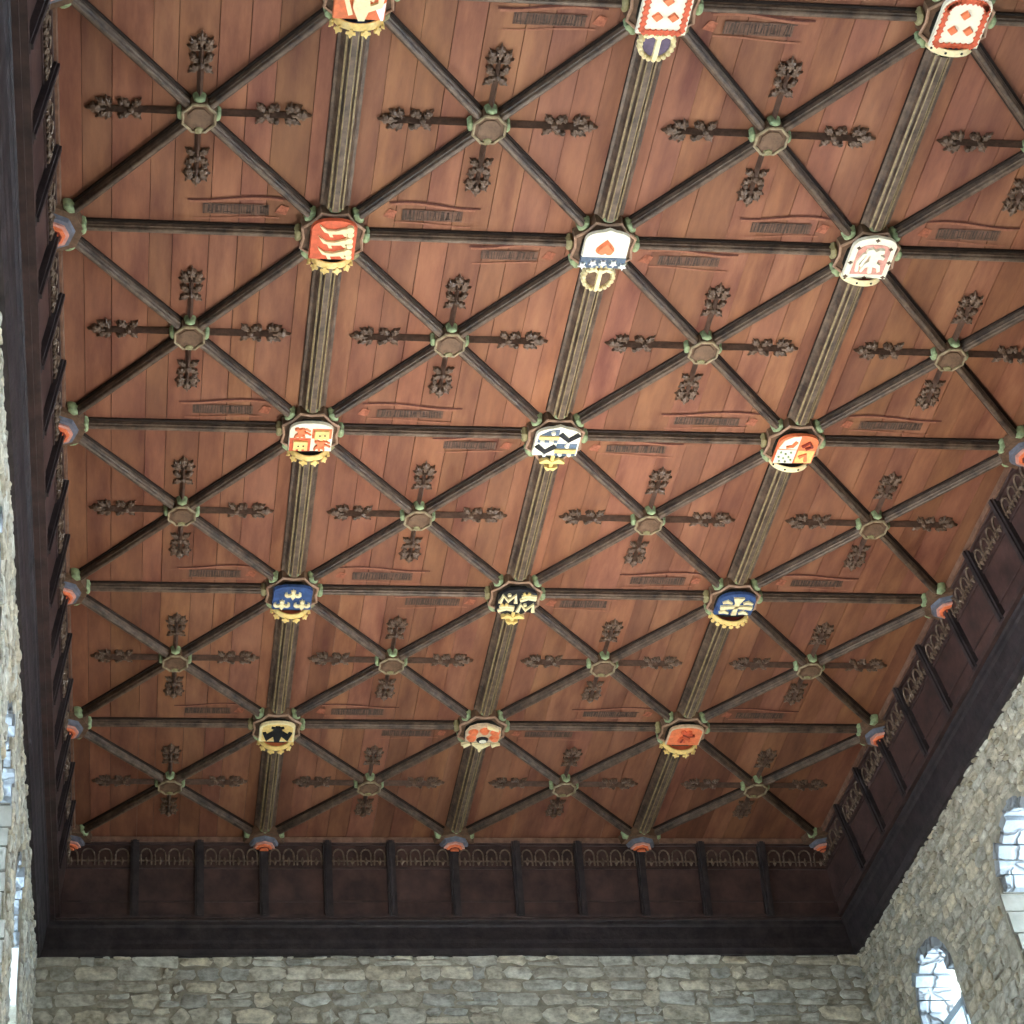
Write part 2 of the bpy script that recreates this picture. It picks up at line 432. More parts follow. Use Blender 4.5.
for v in range(0, 5):
    for u in range(4):
        cs = [(u, v), (u+1, v), (u, v+1), (u+1, v+1)]
        n = [c for c in cs if c in NODE]
        if len(n) >= 2:
            A_, B_ = (cs[0], cs[3]) if cs[0] in NODE and cs[3] in NODE else (cs[1], cs[2]) if cs[1] in NODE and cs[2] in NODE else (n[0], n[-1])
            lab = f'small boss with leafy cross, between {NODE[A_]} and {NODE[B_]}'
        else: lab = f'small boss with leafy cross right of the {NODE[n[0]]}'
        e = empty('leaf_boss', W(u+.5, v+.5), lab, 'ceiling boss', 'small bosses with leaf sprays')
        if first:
            for c in proto_children: c.parent = e
            first = False
        else:
            for c in proto_children: copy_child(c, e)

# ------------------------------------------------------------------ edge bosses
def arc_pts(r, a0, a1, n):
    return [(0, 0)] + [(r*math.cos(a0+(a1-a0)*k/n), r*math.sin(a0+(a1-a0)*k/n)) for k in range(n+1)]
def edge_boss(u, v, a0, a1, dirs, label):
    e = empty('edge_boss', W(u, v), label, 'ceiling boss', 'painted bosses round the ceiling edge')
    n = 4 if a1-a0 > 2 else 2
    mb = MB(); mb.prism(arc_pts(.225, a0, a1, n), 0, .10, 'boss_brown', DN, inset=.08); mb.build('boss_block', e)
    for d in dirs:
        o = lobe(.205, d, .062, .035, 0, .11, 'green_paint'); o.parent = e
    mb = MB(); mb.prism(arc_pts(.155, a0, a1, n), .10, .140, 'steel', DN, inset=.1)
    mb.build('stepped_band', e)
    mb = MB(); mb.prism(arc_pts(.112, a0, a1, n), .140, .160, 'pink', DN); mb.prism(arc_pts(.088, a0, a1, n), .160, .176, 'orange_red', DN, inset=.1)
    mb.prism(arc_pts(.062, a0, a1, n), .176, .178, 'dark_red', DN); mb.prism(arc_pts(.045, a0, a1, n), .178, .192, 'orange_red', DN)
    o = mb.build('shield', e); o['label'] = 'small orange-red chevron shield'
H = PI/2
EL = {(0, 0): 'edge boss cut by the top edge beside left cornice', (0, 1): 'topmost whole red chevron boss on the left ceiling edge', (0, 2): 'second red chevron boss down the left ceiling edge',
      (0, 3): 'third red chevron boss down the left ceiling edge', (0, 4): 'lowest red chevron boss on the left ceiling edge'}
for v in range(0, 5): edge_boss(0, v, -H, H, [-H*.62, 0, H*.62] if v else [H*.62, 0], EL[(0, v)])
for v, lab in ((2, 'upper red chevron boss on the right ceiling edge, cut by the frame'), (3, 'middle red chevron boss on the right ceiling edge'), (4, 'dim lowest red chevron boss on the right ceiling edge')):
    edge_boss(4, v, H, 3*H, [PI-H*.62, PI, PI+H*.62], lab)
for u, lab in ((1, 'left one of three bosses on the far ceiling edge'), (2, 'middle one of three bosses on the far ceiling edge'), (3, 'right one of three bosses on the far ceiling edge')):
    edge_boss(u, 5, PI, 2*PI, [-H*1.62, -H, -H*.38], lab)
edge_boss(0, 5, -H, 0, [-H*.5], 'pale carved boss in the far left ceiling corner')
edge_boss(4, 5, PI, 3*H, [-H*1.5], 'dim carved boss in the far right ceiling corner')

# ------------------------------------------------------------------ heraldic bosses
def shield_outline(w, top, shoulder, bot, point=.0, n=7):
    """a right, b up in the photograph; flat chief at the bottom, rounded base at the top"""
    pts = [(-w, bot), (w, bot), (w, shoulder)]
    for k in range(1, n):
        t = k/n
        pts.append((w*math.cos(t*H)**.8, shoulder + (top-shoulder)*math.sin(t*H)**.9))
    pts.append((0, top+point))
    for k in range(n-1, 0, -1):
        t = k/n
        pts.append((-w*math.cos(t*H)**.8, shoulder + (top-shoulder)*math.sin(t*H)**.9))
    pts.append((-w, shoulder))
    return pts
K = .168                      # shield half width, metres
ZS = .138
YS = -.042
def TS(a, b, h): return (a*K, -b*K + YS, -(ZS + h))
def P(name, parent, items, smooth=False):
    """items: (points, material, h0, h1[, inset])"""
    mb = MB()
    for it in items:
        pts, mat, h0, h1 = it[:4]
        mb.prism(pts, h0, h1, mat, TS, inset=it[4] if len(it) > 4 else 0)
    return mb.build(name, parent)
def circ(ca, cb, r, n=12, rb=None): return [(ca+r*math.cos(2*PI*k/n), cb+(rb or r)*math.sin(2*PI*k/n)) for k in range(n)]
def rect(a0, a1, b0, b1): return [(a0, b0), (a1, b0), (a1, b1), (a0, b1)]
def loz(ca, cb, w, h): return [(ca-w, cb), (ca, cb-h), (ca+w, cb), (ca, cb+h)]
def star(ca, cb, r, n=5, ph=-H, ri=.42): return [(ca+(r if k % 2 == 0 else r*ri)*math.cos(ph+PI*k/n), cb+(r if k % 2 == 0 else r*ri)*math.sin(ph+PI*k/n)) for k in range(2*n)]
def sc(pts, ca, cb, s, sy=None): return [(ca+a*s, cb+b*(sy or s)) for a, b in pts]
def strip(path, w):
    L_, R_ = [], []
    for i, p in enumerate(path):
        a = path[max(i-1, 0)]; c = path[min(i+1, len(path)-1)]
        dx, dy = c[0]-a[0], c[1]-a[1]; l = math.hypot(dx, dy) or 1
        ww = w[i] if isinstance(w, (list, tuple)) else w
        L_.append((p[0]-dy/l*ww, p[1]+dx/l*ww)); R_.append((p[0]+dy/l*ww, p[1]-dx/l*ww))
    return L_ + R_[::-1]
HEART = [(0, 1), (.25, .72), (.62, .30), (.92, -.10), (1, -.45), (.85, -.75), (.55, -.88), (.22, -.80), (0, -.60), (-.22, -.80), (-.55, -.88), (-.85, -.75), (-1, -.45), (-.92, -.10), (-.62, .30), (-.25, .72)]

def boss_base(u, v, label):
    e = empty('heraldic_boss', W(u, v), label, 'heraldic boss', 'painted shield bosses')
    mb = MB()
    mb.prism(octo(.255, .222), 0, .085, 'boss_brown', DN, inset=.07)
    mb.build('boss_block', e)
    mb = MB(); mb.prism(octo(.18, .17), .085, ZS, 'boss_dark', DN); mb.build('boss_neck', e)
    mb = MB(); mb.tube([(a, b_, -.090) for a, b_ in octo(.243, .210)], .012, 'pink_edge', 5, closed=True); mb.build('boss_rim', e)
    for k in range(8):
        o = lobe(.248, k*PI/4, .058, .036, 0, .102, 'olive_paint' if k in (1, 4) else 'green_paint'); o.parent = e
    return e

def crown(e, kind, fill='boss_dark', w=.80, metal='gilt'):
    """circlet standing out from the chief end of the shield, seen from its open underside"""
    R_ = K*w; y0 = K*1.06 + YS; dz = ZS - .045
    grp = empty('crown', (0, 0, 0)); grp.parent = e
    if kind in ('open', 'bead', 'band'):
        mb = MB(); n = 20
        H1 = .040 if kind == 'band' else .045
        def Q(t, y, r, zz=0): return (r*math.cos(t), y, -dz - r*.78*math.sin(t) - zz)
        ts = [-.10 + (PI+.20)*i/n for i in range(n+1)]
        for i in range(n):
            t, t2 = ts[i], ts[i+1]
            for (ra, rb_, ya, yb) in ((R_, R_*1.10, y0, y0+H1), (R_-.014, R_*1.10-.014, y0, y0+H1)):
                mb.add([Q(t, ya, ra), Q(t2, ya, ra), Q(t2, yb, rb_), Q(t, yb, rb_)], [(0, 1, 2, 3)], metal)
            mb.add([Q(t, y0, R_), Q(t2, y0, R_), Q(t2, y0, R_-.014), Q(t, y0, R_-.014)], [(0, 1, 2, 3)], metal)
            mb.add([Q(t, y0+H1, R_*1.1), Q(t2, y0+H1, R_*1.1), Q(t2, y0+H1, R_*1.1-.014), Q(t, y0+H1, R_*1.1-.014)], [(0, 1, 2, 3)], metal)
        mb.build('circlet', grp)
        mb = MB(); cap = [Q(t, y0+H1*.5, R_) for t in ts]
        mb.add(cap + [Q(ts[-1], y0+H1*.5, R_), (0, y0+H1*.5, -dz)], [tuple(range(len(cap))) + (len(cap)+1,)], fill)
        mb.build('cap', grp)
        k_ = 6 if kind == 'open' else 9
        for i in range(k_):
            t = .12 + (PI-.24)*i/(k_-1)
            mb = MB()
            r2 = R_*1.10
            def F(a, b_, h):            # a round the band, b outwards along the fleuron, h thickness
                tt = t + a/r2
                return Q(tt, y0+H1*.8+b_, r2 + b_*.30 - .006 + h)
            if kind == 'open':
                out = [(-.010, 0), (-.012, .014), (-.030, .018), (-.032, .034), (-.014, .036), (0, .058), (.014, .036), (.032, .034), (.030, .018), (.012, .014), (.010, 0)]
            elif kind == 'bead':
                out = [(-.008, 0), (-.018, .012), (-.018, .026), (0, .036), (.018, .026), (.018, .012), (.008, 0)]
            else:
                if i % 3 != 1: continue
                out = None
            if kind != 'band':
                mb.prism(out, 0, .014, metal, F); mb.build('fleuron', grp)
        if kind == 'band':
            for i in range(4):
                t = .5 + (PI-1.0)*i/3; mb = MB()
                tt = t
                mb.dome([(.009*math.cos(2*PI*q/8), .009*math.sin(2*PI*q/8)) for q in range(8)], 0, .010, 'boss_dark', lambda a, b_, h: Q(tt + a/R_, y0+H1*.5+b_, R_*1.06 + h))
                mb.build('jewel', grp)
    elif kind == 'arched':
        T = lambda a, b_, h: (a*K, y0 - b_*K, -(ZS-.045) - h)
        mb = MB(); mb.prism(sc(circ(0, 0, 1, 20), 0, -.55, .60, .62), 0, .05, fill, T, inset=.1); mb.build('cap', grp)
        mb = MB()
        for q in range(20):
            t = 2*PI*q/20
            mb.dome(circ(.66*math.cos(t), -.55+.68*math.sin(t), .125, 8), .02, .085, metal, T)
        mb.tube([T(.64*math.cos(2*PI*q/24), -.55+.66*math.sin(2*PI*q/24), .035) for q in range(24)], .016, metal, 6, closed=True)
        mb.build('circlet', grp)
        mb = MB()
        mb.prism(strip([(0, -.02), (0, -1.15)], .09), .04, .085, metal, T)
        mb.prism(strip([(-.52, -.15), (-.25, -.05), (0, -.25), (.25, -.05), (.52, -.15)], .07), .04, .08, metal, T)
        mb.build('arch', grp)
        mb = MB(); mb.prism(rect(-.40, .40, -.12, .05), .01, .05, 'dark_red', T); mb.build('cushion', grp)
    elif kind == 'cross':
        T = lambda a, b_, h: (a*K, y0 - b_*K, -(ZS-.02) - h)
        mb = MB()
        mb.prism(strip([(0, .15), (0, -.72)], .085), 0, .035, metal, T)
        mb.prism(strip([(-.62, -.35), (-.30, -.22), (0, -.34), (.30, -.22), (.62, -.35)], [.04, .15, .06, .15, .04]), .005, .045, metal, T)
        mb.prism(strip([(-.32, -.62), (-.12, -.80), (0, -.70), (.12, -.80), (.32, -.62)], [.03, .10, .09, .10, .03]), .005, .045, metal, T)
        mb.build('finial', grp)
    elif kind == 'tiara':
        T = lambda a, b_, h: (a*K, y0 - b_*K, -(ZS-.01) - h)
        mb = MB()
        mb.prism([(-.55, .05), (.60, .05), (.10, -.40), (.04, -.70), (-.06, -.70), (-.14, -.38)], 0, .04, metal, T, inset=.1); mb.build('circlet', grp)
        mb = MB(); mb.prism([(-1.15, -.05), (-.70, .15), (-.60, -.02), (-.95, -.35), (-1.0, -.12)], 0, .035, metal, T)
        mb.prism([(1.15, -.05), (.80, .15), (.60, -.02), (.72, -.30), (.92, -.12)], 0, .035, metal, T); mb.build('ribbon', grp)
    return grp

ST = .030                     # thickness of the plate
LION = [(-1, .55), (-.55, .05), (0, .02), (.35, .22), (.75, .38), (1.0, .30), (.95, .12), (.70, .10), (1.0, -.05), (.98, -.20), (.60, -.12), (.72, -.50), (.55, -.52), (.38, -.25), (.05, -.28), (-.25, -.30), (-.15, -.62), (-.35, -.60), (-.48, -.20), (-.72, -.10), (-.95, .38)]
LIONR = [(-.7, .9), (-.35, 1.0), (-.1, .8), (.15, .95), (.55, .9), (.6, .65), (.3, .55), (.75, .35), (.7, .15), (.3, .2), (.25, -.1), (.6, -.25), (.75, -.75), (.55, -.85), (.4, -.5), (.05, -.4), (.15, -.9), (-.1, -.95), (-.25, -.4), (-.5, -.5), (-.65, -.85), (-.8, -.8), (-.65, -.2), (-.35, .05), (-.4, .5), (-.75, .65)]
def fleur(ca, cb, s):
    # point up in the shield, so downwards in the photograph
    return [sc([(0, -1), (.28, -.45), (.16, -.12), (.16, .12), (.30, .62), (.12, .55), (0, .85), (-.12, .55), (-.30, .62), (-.16, .12), (-.16, -.12), (-.28, -.45)], ca, cb, s),
            sc([(.12, -.10), (.35, -.48), (.72, -.55), (1.0, -.22), (.95, .12), (.68, .28), (.70, .02), (.60, -.15), (.40, -.10), (.12, .12)], ca, cb, s),
            sc([(-.12, -.10), (-.35, -.48), (-.72, -.55), (-1.0, -.22), (-.95, .12), (-.68, .28), (-.70, .02), (-.60, -.15), (-.40, -.10), (-.12, .12)], ca, cb, s)]

# 1,1 three lions
e = boss_base(1, 1, 'red shield boss with three gold lions above an open gold crown')
P('shield', e, [(shield_outline(1, 1.12, .55, -1.05), 'red', 0, ST, .04)])
for cb in (.62, .02, -.58):
    P('lion', e, [(sc(LION, .06, cb, .74, .52), 'pale_gilt', ST, ST+.022, .05), (circ(.66, cb+.12, .17, 8), 'pale_gilt', ST, ST+.030), (circ(.70, cb-.14, .14, 8), 'pale_gilt', ST, ST+.03)])
crown(e, 'open')
# 2,1 heart
e = boss_base(2, 1, 'white shield boss with red heart and blue starry band')
P('shield', e, [(shield_outline(1, 1.0, .50, -.42, .12), 'cream', 0, ST, .03)])
P('chief', e, [(rect(-1, 1, -1.0, -.42), 'slate_blue', 0, ST-.003, .0)])
P('heart', e, [(sc(HEART, -.04, .18, .42), 'orange_red', ST, ST+.030, .25)])
for a in (-.90, -.46, .0, .46, .90): P('star', e, [(star(a, -.70 if abs(a) < .8 else -.84, .20, 5, -H), 'white', ST-.003, ST+.014)])
crown(e, 'arched', fill='boss_brown', metal='pale_gilt')
# 3,1 cream lion
e = boss_base(3, 1, 'cream bordered shield boss with pale rampant lion and flat coronet')
P('shield', e, [(shield_outline(1, 1.18, .60, -1.12, .04), 'cream', 0, ST, .02)])
P('field', e, [(sc(shield_outline(1, 1.18, .60, -1.12), .02, -.02, .74, .72), 'pink', ST, ST+.004)])
P('lion', e, [(sc(LIONR, .10, -.02, .62, .74), 'cream', ST+.004, ST+.026, .05), (strip([(-.50, -.60), (-.58, -.1), (-.40, .35), (-.22, .42), (-.30, .1), (-.42, -.3)], .07), 'cream', ST+.004, ST+.022)])
for a, b_ in ((-.87, -.98), (0, -1.02), (.85, -.98), (-.87, -.2), (.87, -.15), (-.72, .62), (.72, .60), (0, 1.06)): P('border_mark', e, [(star(a, b_, .11, 4, 0, .5), 'boss_brown', ST, ST+.008)])
crown(e, 'band', fill='dark_red', metal='pale_gilt', w=.86)
# 1,0
e = boss_base(1, 0, 'red and gold shield boss cut off by the top picture edge')
P('shield', e, [(shield_outline(1.02, 1.15, .6, -1.05), 'orange_red', 0, ST, .03)])
P('eagle', e, [(strip([(0, .9), (.02, .3), (.05, -.4), (.08, -.98)], [.1, .26, .34, .12]), 'pale_gilt', ST, ST+.026), (strip([(.1, .2), (.45, -.05), (.55, .35), (.8, .1), (.75, -.3), (.25, -.5)], .12), 'pale_gilt', ST, ST+.022),
                (strip([(-.1, .4), (-.45, .5), (-.55, -.1), (-.35, -.75)], .09), 'pale_gilt', ST, ST+.022)])
P('canton', e, [([(.60, -.50), (.98, -.20), (.94, -1.0), (.84, -1.0)], 'white', ST, ST+.008)])
crown(e, 'open', fill='blue', w=.88)
# lozenge shields
def lozenge_shield(u, v, label, round_):
    e = boss_base(u, v, label)
    out = shield_outline(1, 1.22, .70, -1.10) if round_ else shield_outline(1, 1.30, .85, -1.10)
    P('shield', e, [(out, 'cream', 0, ST, .02)])
    path = [(a*.80, b_*.86-.02) for a, b_ in out] ; path.append(path[0])
    n = len(path); mb = MB()
    for i in range(n-1):
        (a0, b0), (a1, b1) = path[i], path[i+1]
        d = math.hypot(a1-a0, b1-b0); k_ = max(1, round(d/.24))
        mb.prism(strip([(a0, b0), (a1, b1)], .085), ST, ST+.008, 'red', TS)
        for q in range(k_):
            t = (q+.5)/k_; mb.prism(loz(a0+(a1-a0)*t, b0+(b1-b0)*t, .15, .15), ST, ST+.010, 'red', TS)
    mb.build('border', e)
    for a, b_ in ((0, .42), (-.30, -.28), (.34, -.28)):
        P('lozenge', e, [(loz(a, b_, .22, .22) if round_ else loz(a, b_, .24, .22), 'orange_red', ST, ST+.018, .2)])
    return e
e = lozenge_shield(2, 0, 'tall white shield boss with red lozenges over an arched crown', False); crown(e, 'arched', fill='purple', metal='pale_gilt')
e = lozenge_shield(3, 0, 'round-based lozenge shield boss with flat coronet at top right', True); crown(e, 'band', fill='purple', metal='pale_gilt', w=.88)
# 1,2 castle / lion
e = boss_base(1, 2, 'quartered shield boss with gold castles and red lions on white')
P('shield', e, [(shield_outline(1.04, .95, .42, -.92), 'cream', 0, ST, .02)])
P('red_quarter', e, [(rect(.04, .98, -.04, .60), 'orange_red', ST, ST+.003), (rect(-1.0, .0, -.90, -.04), 'red', ST, ST+.003)])
def castle(ca, cb): return [(ca-.34, cb+.26), (ca-.34, cb-.30), (ca-.20, cb-.30), (ca-.20, cb-.22), (ca-.07, cb-.22), (ca-.07, cb-.34), (ca+.07, cb-.34), (ca+.07, cb-.22), (ca+.20, cb-.22), (ca+.20, cb-.30), (ca+.34, cb-.30), (ca+.34, cb+.26)]
for ca, cb in ((.50, .27), (-.48, -.45)):
    P('castle', e, [(castle(ca, cb), 'gilt', ST+.003, ST+.022), (circ(ca-.1, cb-.02, .05, 6), 'boss_dark', ST+.022, ST+.024), (circ(ca+.14, cb, .05, 6), 'boss_dark', ST+.022, ST+.024)])
for ca, cb in ((-.48, .30), (.50, -.48)):
    P('lion', e, [(sc(LIONR, ca-.05, cb, .36, .38), 'orange_red', ST, ST+.020, .05), (strip([(ca-.05, cb+.2), (ca+.25, cb+.28), (ca+.42, cb+.16)], .04), 'orange_red', ST, ST+.014), (strip([(ca, cb), (ca+.28, cb+.04), (ca+.45, cb-.08)], .04), 'orange_red', ST, ST+.014)])
crown(e, 'open', w=.84)
# 2,2 chevrons
e = boss_base(2, 2, 'black and white chevron shield boss with blue quarters and gold bars')
P('shield', e, [(shield_outline(1.10, 1.0, .45, -.85, .12), 'cream', 0, ST, .02)])
P('blue_quarter', e, [([(-.98, .05), (0, .05), (0, .95), (-.50, .85), (-.95, .50)], 'slate_blue', ST, ST+.004), ([(0, -.82), (1.0, -.82), (1.0, .0), (0, .0)], 'slate_blue', ST, ST+.004)])
P('gold_bar', e, [(rect(-.95, .02, .34, .54), 'gilt', ST+.004, ST+.020)]); P('gold_bar', e, [(rect(-.05, .98, -.55, -.32), 'gilt', ST+.004, ST+.020)])
for a, b_ in ((-.30, .72), (-.75, .16), (-.30, .16), (.50, -.14), (.25, -.70), (.70, -.70)): P('ball', e, [(circ(a, b_, .12, 10), 'cream', ST+.004, ST+.022, .3)])
for ca, cb in ((.52, .38), (-.52, -.42)):
    P('chevron', e, [(strip([(ca-.45, cb+.28), (ca, cb-.12), (ca+.46, cb+.28)], .125), 'black', ST, ST+.014)])
    P('ball', e, [(circ(ca, cb-.34, .11, 10), 'white', ST, ST+.02, .3)])
crown(e, 'cross')
# 3,2
e = boss_base(3, 2, 'rounded red and white shield boss with spotted quarter and dark coronet')
P('shield', e, [(shield_outline(1.0, .92, .30, -1.0), 'orange_red', 0, ST, .02)])
P('white_quarter', e, [([(-.92, .05), (0, .0), (0, .88), (-.35, .84), (-.75, .58)], 'cream', ST, ST+.006), (rect(-.95, .0, -.95, -.05), 'cream', ST, ST+.005)])
P('gilt_quarter', e, [(rect(.10, .92, -.92, -.10), 'gilt', ST, ST+.003)])
P('lion', e, [(strip([(-.6, .18), (-.3, .25), (-.15, .55)], .08), 'orange_red', ST+.006, ST+.018), (strip([(.2, .2), (.5, .5), (.7, .2), (.4, .05)], .07), 'dark_red', ST, ST+.016), (strip([(.2, -.5), (.5, -.3), (.6, -.75)], .08), 'orange_red', ST+.003, ST+.02)])
for a, b_ in ((-.75, -.2), (-.5, -.3), (-.25, -.2), (-.8, -.5), (-.55, -.6), (-.3, -.5), (-.7, -.8), (-.4, -.82), (-.15, -.7)): P('spot', e, [(circ(a, b_, .06, 6), 'green_paint', ST+.005, ST+.014)])
crown(e, 'band', metal='pale_gilt', w=.9)
# 1,3 fleurs
e = boss_base(1, 3, 'blue shield boss with three gold fleurs-de-lis')
P('shield', e, [(shield_outline(1.04, .95, .50, -.95), 'blue', 0, ST, .04)])
for ca, cb in ((.0, .42), (-.54, -.40), (.52, -.40)):
    P('fleur_de_lis', e, [(pts, 'pale_gilt', ST, ST+.020) for pts in fleur(ca, cb, .44)])
crown(e, 'open', fill='red', w=.86)
# 2,3 zigzag
e = boss_base(2, 3, 'black rounded shield boss crowded with gold zigzag letters')
P('shield', e, [(shield_outline(1.05, 1.0, .35, -.90, .05), 'black', 0, ST, .04)])
def zz(ca, cb): return strip([(ca-.42, cb-.30), (ca-.32, cb+.28), (ca, cb-.16), (ca+.34, cb+.30), (ca+.42, cb-.30)], .095)
P('zigzag', e, [(zz(-.50, .30), 'pale_gilt', ST, ST+.02)]); P('zigzag', e, [(zz(.54, -.42), 'pale_gilt', ST, ST+.02)])
for ca, cb in ((.55, .42), (-.52, -.45)):
    P('gold_charge', e, [(strip([(ca-.42, cb-.22), (ca, cb-.02), (ca+.42, cb-.12)], .09), 'pale_gilt', ST, ST+.02), (strip([(ca-.38, cb+.08), (ca, cb+.16), (ca+.42, cb+.08)], .07), 'pale_gilt', ST, ST+.02),
                         (strip([(ca-.30, cb+.34), (ca-.12, cb+.10), (ca+.02, cb+.36)], .07), 'gilt', ST, ST+.018)])
P('ball', e, [(circ(-.50, .62, .10, 8), 'pale_gilt', ST, ST+.02)]); P('ball', e, [(circ(.45, -.18, .10, 8), 'pale_gilt', ST, ST+.02)])
crown(e, 'cross')
# 3,3 blue cross
e = boss_base(3, 3, 'round blue shield boss with gold cross and beaded coronet')
P('shield', e, [(shield_outline(1.05, .95, .20, -.85), 'blue', 0, ST, .04)])
P('cross', e, [([(-.14, -.70), (.14, -.70), (.10, -.14), (.12, .20), (.30, .68), (-.30, .68), (-.12, .20), (-.10, -.14)], 'pale_gilt', ST, ST+.020), (strip([(-.85, -.14), (0, -.05), (.88, -.14)], [.13, .08, .13]), 'pale_gilt', ST, ST+.02)])
for a, b_ in ((-.55, .30), (.58, .26), (-.58, -.50), (.50, -.55)): P('bird', e, [(strip([(a-.26, b_-.05), (a, b_+.06), (a+.27, b_-.08)], [.05, .12, .05]), 'pale_gilt', ST, ST+.018)])
crown(e, 'bead', fill='dark_red', w=.92, metal='gilt')
# 1,4 eagle
e = boss_base(1, 4, 'gold-rimmed shield boss with black spread eagle')
P('shield', e, [(shield_outline(1.02, .95, .40, -.85), 'pale_gilt', 0, ST, .02)])
P('field', e, [(sc(shield_outline(1.02, .95, .40, -.85), 0, 0, .86, .86), 'gilt', ST, ST+.003)])
P('eagle', e, [(strip([(0, .70), (0, .2), (0, -.70)], [.12, .30, .14]), 'black', ST+.003, ST+.024), (strip([(-.75, .12), (-.60, -.35), (-.2, .1)], [.10, .30, .16]), 'black', ST+.003, ST+.02), (strip([(.75, .12), (.60, -.35), (.2, .1)], [.10, .30, .16]), 'black', ST+.003, ST+.02),
               (strip([(-.1, .5), (-.35, .6)], .06), 'black', ST+.003, ST+.02), (strip([(.1, .5), (.35, .6)], .06), 'black', ST+.003, ST+.02)])
crown(e, 'open', fill='orange_red', w=.86)
# 2,4 roundels
e = boss_base(2, 4, 'gold shield boss with red roundels and pointed gold tiara')
P('shield', e, [([(-.95, -.80), (.95, -.80), (1.08, -.20), (1.0, .45), (.60, .70), (.10, .92), (-.45, .85), (-.85, .60), (-1.05, .1)], 'flesh', 0, ST, .05)])
P('gilt_block', e, [([(.10, .92), (.80, .62), (.85, .40), (.12, .68)], 'pale_gilt', ST, ST+.02)])
for a, b_ in ((-.62, .25), (.02, .40), (.66, .22), (-.66, -.30), (.68, -.30)): P('roundel', e, [(circ(a, b_, .30, 14), 'orange_red', ST, ST+.03, .35)])
P('blue_roundel', e, [(circ(.0, -.48, .36, 14, .30), 'black', ST, ST+.02, .2), (circ(.02, -.50, .22, 10, .16), 'cream', ST+.02, ST+.024)])
crown(e, 'tiara', metal='pale_gilt')
# 3,4
e = boss_base(3, 4, 'dull orange-red shield boss with gold rim and leafy coronet')
P('shield', e, [(shield_outline(1.0, .95, .45, -.85), 'flesh', 0, ST-.003, .0)])
P('field', e, [(sc(shield_outline(1.0, .95, .45, -.85), .0, -.06, .92, .90), 'orange_red', ST-.003, ST+.002)])
P('lion', e, [(sc(LIONR, .0, .05, .50, .60), 'red', ST+.002, ST+.022, .05), (strip([(-.2, .3), (.1, .12), (.5, .18)], .05), 'dark_red', ST+.002, ST+.026), (strip([(-.15, -.1), (-.2, -.45)], .05), 'dark_red', ST+.002, ST+.026)])
crown(e, 'open', fill='red', w=.92, metal='gilt')

# ------------------------------------------------------------------ cornice (sloping panelled frieze) and wall beams
XL, XR, YF = -4.33, 4.26, 10.40
ZB = -.83                          # frieze bottom below the ceiling, metres
def M_left(s, t, n):  return Vector((-4.0 - .13*t + n, s, HC + ZB*t - n*.15))
def M_right(s, t, n): return Vector((4.0 + .12*t - n, s, HC + ZB*t - n*.15))
def M_far(s, t, n):   return Vector((s, 10.07 + .21*t - n, HC + ZB*t - n*.33))
def cornice(name, Mf, s0, s1, divs, label, mitre):
    e = empty(name, Mf((s0+s1)/2, 1, 0), label, 'cornice')
    inv = -e.location
    def bx(mb, a0, a1, t0, t1, n0, n1, mat):
        vs = [Mf(s, t, n)+inv for n in (n0, n1) for t in (t0, t1) for s in (a0, a1)]
        mb.add(vs, [(0, 2, 3, 1), (4, 5, 7, 6), (0, 1, 5, 4), (2, 6, 7, 3), (0, 4, 6, 2), (1, 3, 7, 5)], mat)
    mb = MB(); bx(mb, s0-.1*mitre[0], s1+.1, -.02, 1.02, -.06, .0, 'frieze_wood'); mb.build('backing_board', e)
    mb = MB(); bx(mb, s0, s1, -.01, .055, 0, .055, 'pink_top'); bx(mb, s0, s1, .055, .085, 0, .035, 'frieze_wood'); mb.build('top_moulding', e)
    mb = MB(); bx(mb, s0, s1, .955, 1.0, 0, .05, 'frieze_wood'); mb.build('bottom_rail', e)
    for i, (a, c) in enumerate(zip(divs[:-1], divs[1:])):
        g = .045
        mb = MB()
        bx(mb, a+g, c-g, .085, .955, 0, .012, 'panel_wood')
        bx(mb, a+g, c-g, .36, .385, .012, .024, 'frieze_wood'); bx(mb, a+g, c-g, .78, .80, .012, .022, 'frieze_wood')
        p = mb.build('panel', e)
        mb = MB()
        w = (c-a-2*g)/4
        for k in range(4):
            s_ = a+g+w*(k+.5); r = w*.38
            path = [Mf(s_-r, .34, .03)+inv] + [Mf(s_ + r*math.cos(PI-PI*q/6), .22 - .075*math.sin(PI*q/6)*1.1, .03)+inv for q in range(7)] + [Mf(s_+r, .34, .03)+inv]
            mb.tube(path, .0105, 'carved_wood', 4)
            mb.tube([Mf(s_, .24, .024)+inv, Mf(s_+.0, .30, .034)+inv, Mf(s_, .34, .024)+inv], [.006, .022, .006], 'carved_wood', 5)
        bx(mb, a+g, c-g, .275, .292, .018, .034, 'carved_wood')
        mb.build('tracery', p)
    for d in divs[1:-1]:
        mb = MB(); bx(mb, d-.045, d+.045, .03, .985, 0, .055, 'beam_wood'); bx(mb, d-.020, d+.020, .03, .97, .055, .072, 'beam_wood'); mb.build('post', e)
    return e
th = 2/3
cornice('cornice', M_far, -4.12, 4.1, [-4.12] + [-4.0 + th*k for k in range(1, 12)] + [4.1], 'dark panelled oak cornice across the far end of the ceiling', (0, 0))
cornice('cornice', M_left, -4.0, 10.26, [-4.0 + th*k for k in range(21)] + [10.26], 'dark panelled oak cornice along the left edge of the ceiling', (0, 0))
cornice('cornice', M_right, -4.0, 10.26, [-4.0 + th*k for k in range(21)] + [10.26], 'dark panelled oak cornice along the right edge of the ceiling', (0, 0))

